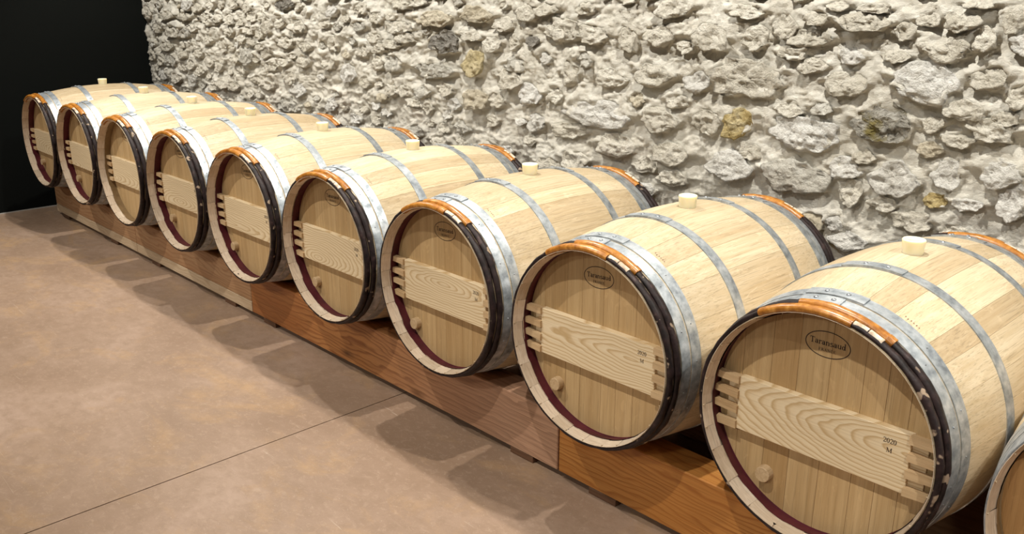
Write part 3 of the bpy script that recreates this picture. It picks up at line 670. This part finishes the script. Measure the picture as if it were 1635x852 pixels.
G = {
 'T': (0.60, seg(.3, 0, .3, .7) + seg(.03, .68, .57, .68, TN * 1.3) + seg(.05, .70, .05, .52, .05) + seg(.55, .70, .55, .52, .05) + srf(.3, .02, .28)),
 'a': (0.45, arc(.19, .14, .12, .12, 0, 360, 18) + seg(.33, 0, .33, .34) + arc(.21, .33, .12, .12, 0, 165) + srf(.36, .02, .14)),
 'r': (0.38, seg(.12, 0, .12, .45) + srf(.12, .02, .22) + arc(.25, .32, .12, .11, 170, 25) + seg(.30, .37, .37, .37, .09) + srf(.08, .44, .12)),
 'n': (0.55, seg(.12, 0, .12, .45) + srf(.12, .02, .2) + arc(.27, .30, .15, .14, 180, 0) + seg(.42, 0, .42, .31) + srf(.42, .02, .2) + srf(.08, .44, .12)),
 's': (0.40, arc(.2, .345, .11, .10, 35, 270) + arc(.2, .125, .12, .11, 90, -150) + seg(.31, .45, .31, .34, .04) + seg(.08, .13, .08, .01, .04)),
 'u': (0.55, seg(.12, .14, .12, .45) + arc(.26, .15, .14, .13, 180, 360) + seg(.41, 0, .41, .45) + srf(.08, .44, .14) + srf(.37, .44, .14) + srf(.45, .02, .12)),
 'd': (0.52, arc(.2, .21, .14, .20, 0, 360, 20) + seg(.37, 0, .37, .74) + srf(.33, .73, .14) + srf(.41, .02, .14)),
 'F': (0.55, seg(.14, 0, .14, .7) + seg(.05, .68, .5, .68, TN) + seg(.14, .37, .40, .37, TN) + seg(.49, .7, .49, .54, .05) + srf(.14, .02, .24) + seg(.40, .45, .40, .29, .04)),
 'R': (0.66, seg(.14, 0, .14, .7) + arc(.28, .52, .16, .16, -90, 90) + seg(.05, .68, .28, .68, TN) + seg(.14, .36, .28, .36, TN) + seg(.30, .36, .55, .02) + srf(.14, .02, .22) + srf(.57, .02, .14)),
 'A': (0.68, seg(.32, .7, .10, .02, .05) + seg(.34, .7, .57, .02) + seg(.19, .25, .48, .25, TN) + srf(.10, .02, .2) + srf(.57, .02, .22)),
 'N': (0.72, seg(.13, 0, .13, .7, .05) + seg(.13, .7, .56, .02) + seg(.57, 0, .57, .7, .05) + srf(.13, .02, .2) + srf(.57, .68, .2) + srf(.10, .68, .14)),
 'C': (0.64, arc(.34, .35, .26, .33, 45, 315, 18) + seg(.55, .68, .55, .50, .05)),
 'E': (0.58, seg(.14, 0, .14, .7) + seg(.05, .68, .5, .68, TN) + seg(.14, .37, .40, .37, TN) + seg(.05, .02, .52, .02, TN) + seg(.49, .7, .49, .55, .05) + seg(.51, .0, .51, .16, .05)),
 '2': (0.46, arc(.22, .50, .15, .18, 165, -35) + seg(.34, .41, .06, .04, .06) + seg(.05, .04, .41, .04, .085) + seg(.41, .02, .42, .15, .04)),
 '0': (0.46, arc(.22, .35, .15, .33, 0, 360, 22)),
 'M': (0.88, seg(.14, 0, .14, .7, .05) + seg(.14, .7, .43, .05) + seg(.43, .05, .72, .7, .05) + seg(.72, 0, .72, .7) + srf(.14, .02, .22) + srf(.72, .02, .24) + srf(.11, .68, .16) + srf(.76, .68, .16)),
}
def text_polys(t, sc, cx, cy, rot=0.0, track=0.0):
    W_ = sum(G[c][0] + track for c in t) - track; x = -W_ / 2; out = []
    cr, sr = math.cos(rot), math.sin(rot)
    for c in t:
        for pl in G[c][1]:
            out.append([(cx + ((x + u) * cr - (v - .3) * sr) * sc, cy + ((x + u) * sr + (v - .3) * cr) * sc) for u, v in pl])
        x += G[c][0] + track
    return out
def print_mesh(name, polys, m):
    b = MB()
    for pl in polys: b.face([(u, 0, v) for u, v in pl])
    return b.mesh(name, [m])
def oval(cx, cy, rx, ry, rot, w):
    out = []; pr = None; n = 56; cr, sr = math.cos(rot), math.sin(rot)
    for k in range(n + 1):
        a = 2 * PI * k / n; cur = []
        for o in (w / 2, -w / 2):
            u, v = (rx + o) * math.cos(a), (ry + o) * math.sin(a); cur.append((cx + u * cr - v * sr, cy + u * sr + v * cr))
        if pr: out.append([pr[0], pr[1], cur[1], cur[0]])
        pr = cur
    return out
ROT = 4 * D2R
MAKER = print_mesh('maker_print', oval(0, 0, 0.0575, 0.033, ROT, 0.0023) + text_polys('Taransaud', 0.0215, 0.0, 0.004, ROT) + text_polys('FRANCE', 0.0105, 0.001, -0.015, ROT, 0.08), M['ink'])
YEAR = print_mesh('year_print', text_polys('2020', 0.0175, 0, 0.010, 0) + text_polys('M', 0.0165, 0.001, -0.0135, 0), M['ink'])
def stamp_mesh():
    b = MB(); r_ = random.Random(2); y = -0.340; R = rad(y) + 0.0006
    for k in range(6):
        t = (24.5 + 1.35 * k) * D2R
        for q in range(2):
            yy = y + r_.uniform(-0.002, 0.002) + 0.003 * (q - 0.5); dt = 0.0011 / R; dy = 0.0012
            b.face([(R * math.sin(t + s1 * dt), yy + s2 * dy, R * math.cos(t + s1 * dt)) for s1, s2 in ((-1, -1), (1, -1), (1, 1), (-1, 1))])
    return b.mesh('stamp_print', [M['stamp']])
STAMP = stamp_mesh()

# ================================================================== BARRELS
def ring_pos(t, y, o):
    R = rad(y) + o; return (R * math.sin(t * D2R), y, R * math.cos(t * D2R))
def make_barrel(i, x, dy, label, bung_label, chime='withy', seal='maroon', plug=(-0.138, -0.188), stamp=True, aged=False):
    root = tag(obj('wine_barrel', None, None, (x, dy, ZC - RB)), label, 'barrel', 'oak barrels lying in a row on the beams')
    O = (0, 0, RB); r_ = random.Random(50 + i)
    pat = stave_pattern(70 + i); t = -pat[0] / 2
    for k, w in enumerate(pat):
        obj('stave', STV[w][r_.randrange(2)], root, O, (0, (t + w / 2) * D2R, 0)); t += w
    for cx, me_ in (HEAD_AGED if aged else HEADS[i % 3]): obj('head_plank', me_, root, (cx, HEAD_Y, RB))
    obj('rear_head', REAR_HEAD, root, (0, -HEAD_Y, RB))
    cb = obj('croze_band', CROZE[seal], root, O)
    cb['label'] = 'wine red stained band around the head' if seal == 'maroon' else 'bare tan band around the head'
    if not aged:
        bar = obj('head_bar', BAR, root, (0, HEAD_Y, RB - 0.016))
        for e in (-1, 1):
            for z in (-0.0640, -0.0195, 0.0225, 0.0645):
                obj('peg', PEG, bar, (e * 0.254, -0.010, z + r_.uniform(-0.002, 0.002)), (0, (PI if e > 0 else 0) + e * r_.uniform(-0.04, 0.06), 0))
        obj('year_print', YEAR, bar, (0.178, -0.0224, 0.034))
        obj('maker_print', MAKER, root, (-0.010 + r_.uniform(-0.006, 0.006), HEAD_Y - 0.0005, RB + 0.206), (0, r_.uniform(-0.05, 0.05), 0))
    if plug: obj('tap_plug', PLUG, root, (plug[0], HEAD_Y, RB + plug[1]), (0, r_.uniform(0, 6), 0))
    if stamp: obj('stamp_print', STAMP, root, O)
    for (y0, y1, l0, l1), me_ in zip(HOOPS, HOOP_ME):
        h = obj('steel_hoop', me_, root, O); ym = (y0 + y1) / 2
        for rt in ((-7.5, 2.0) if l1 > 5 else (-9.0, -1.0)): obj('rivet', RIVET, h, ring_pos(rt, ym, 0.0060), (0, rt * D2R, 0))
        if y1 < -0.3:
            for k in range(4):
                nt_ = (38, 66, 92, 112)[k] + r_.uniform(-8, 8); obj('nail', NAIL, h, ring_pos(nt_, ym, 0.0026), (0, nt_ * D2R, 0))
    if chime == 'withy':
        for me_, subs in WITHY:
            w = obj('withy_hoop', me_, root, O); w['label'] = 'dark chestnut withy hoop with orange binding on top'
            for nm, sm_ in subs:
                q = obj(nm, sm_, w)
                if nm == 'willow_binding': q['label'] = 'glossy orange willow wrapping'
    else:
        for me_ in CHIME_HOOP: obj('steel_hoop', me_, root, O)
    tag(obj('silicone_bung', BUNG, None, (x, dy, ZC + RB - 0.0005)), bung_label, 'bung', 'silicone bungs in the barrel tops')

NEAR = ['nearest complete', 'second complete', 'third complete', 'fourth complete', 'middle, fifth', 'sixth', 'seventh', 'eighth', 'farthest']
LAB = ['large pale oak barrel nearest the camera with clearly legible oval maker mark on its head',
       'pale oak barrel over the joint of pink and orange beams, second nearest complete one',
       'pale oak barrel third nearest of the complete ones, over the pinkish grey beam length',
       'pale oak barrel fourth nearest of the complete ones, over the deep reddish beam length',
       'pale oak barrel midway along the row, over the joint of brown and reddish beams',
       'pale oak barrel between the middle one of the row and the tan banded one',
       'pale oak barrel with tan instead of wine red head band, third farthest',
       'pale oak barrel second farthest, over the brown beam',
       'pale oak barrel farthest away, against the black wall']
BL = ['cream silicone bung on top of the nearest complete barrel, largest of all',
      'cream silicone bung on the second nearest complete barrel',
      'cream silicone bung on the third nearest complete barrel',
      'cream silicone bung on the fourth nearest complete barrel',
      'cream silicone bung on the middle barrel, fifth in the row',
      'cream silicone bung on the sixth barrel from the camera',
      'cream silicone bung on the barrel with the tan head band, third farthest',
      'cream silicone bung on the second farthest barrel',
      'cream silicone bung on the farthest barrel, seen against the black wall']
PLUGS = [(-0.136, -0.195), (-0.163, -0.184), (-0.180, -0.185), (-0.155, -0.188), (-0.180, -0.186), (-0.165, -0.176), None, (-0.170, -0.180), (-0.165, -0.170)]
for i in range(9):
    make_barrel(i, -i * PITCH, (0.010 if i == 0 else 0.0), LAB[i], BL[i], 'withy', 'tan' if i == 6 else 'maroon', PLUGS[i])
make_barrel(10, PITCH, 0.0, 'oak barrel with bare steel chime hoop, cut off by the right edge of the picture', 'cream silicone bung on the barrel cut off at the right edge', 'steel', 'tan', None, True, True)
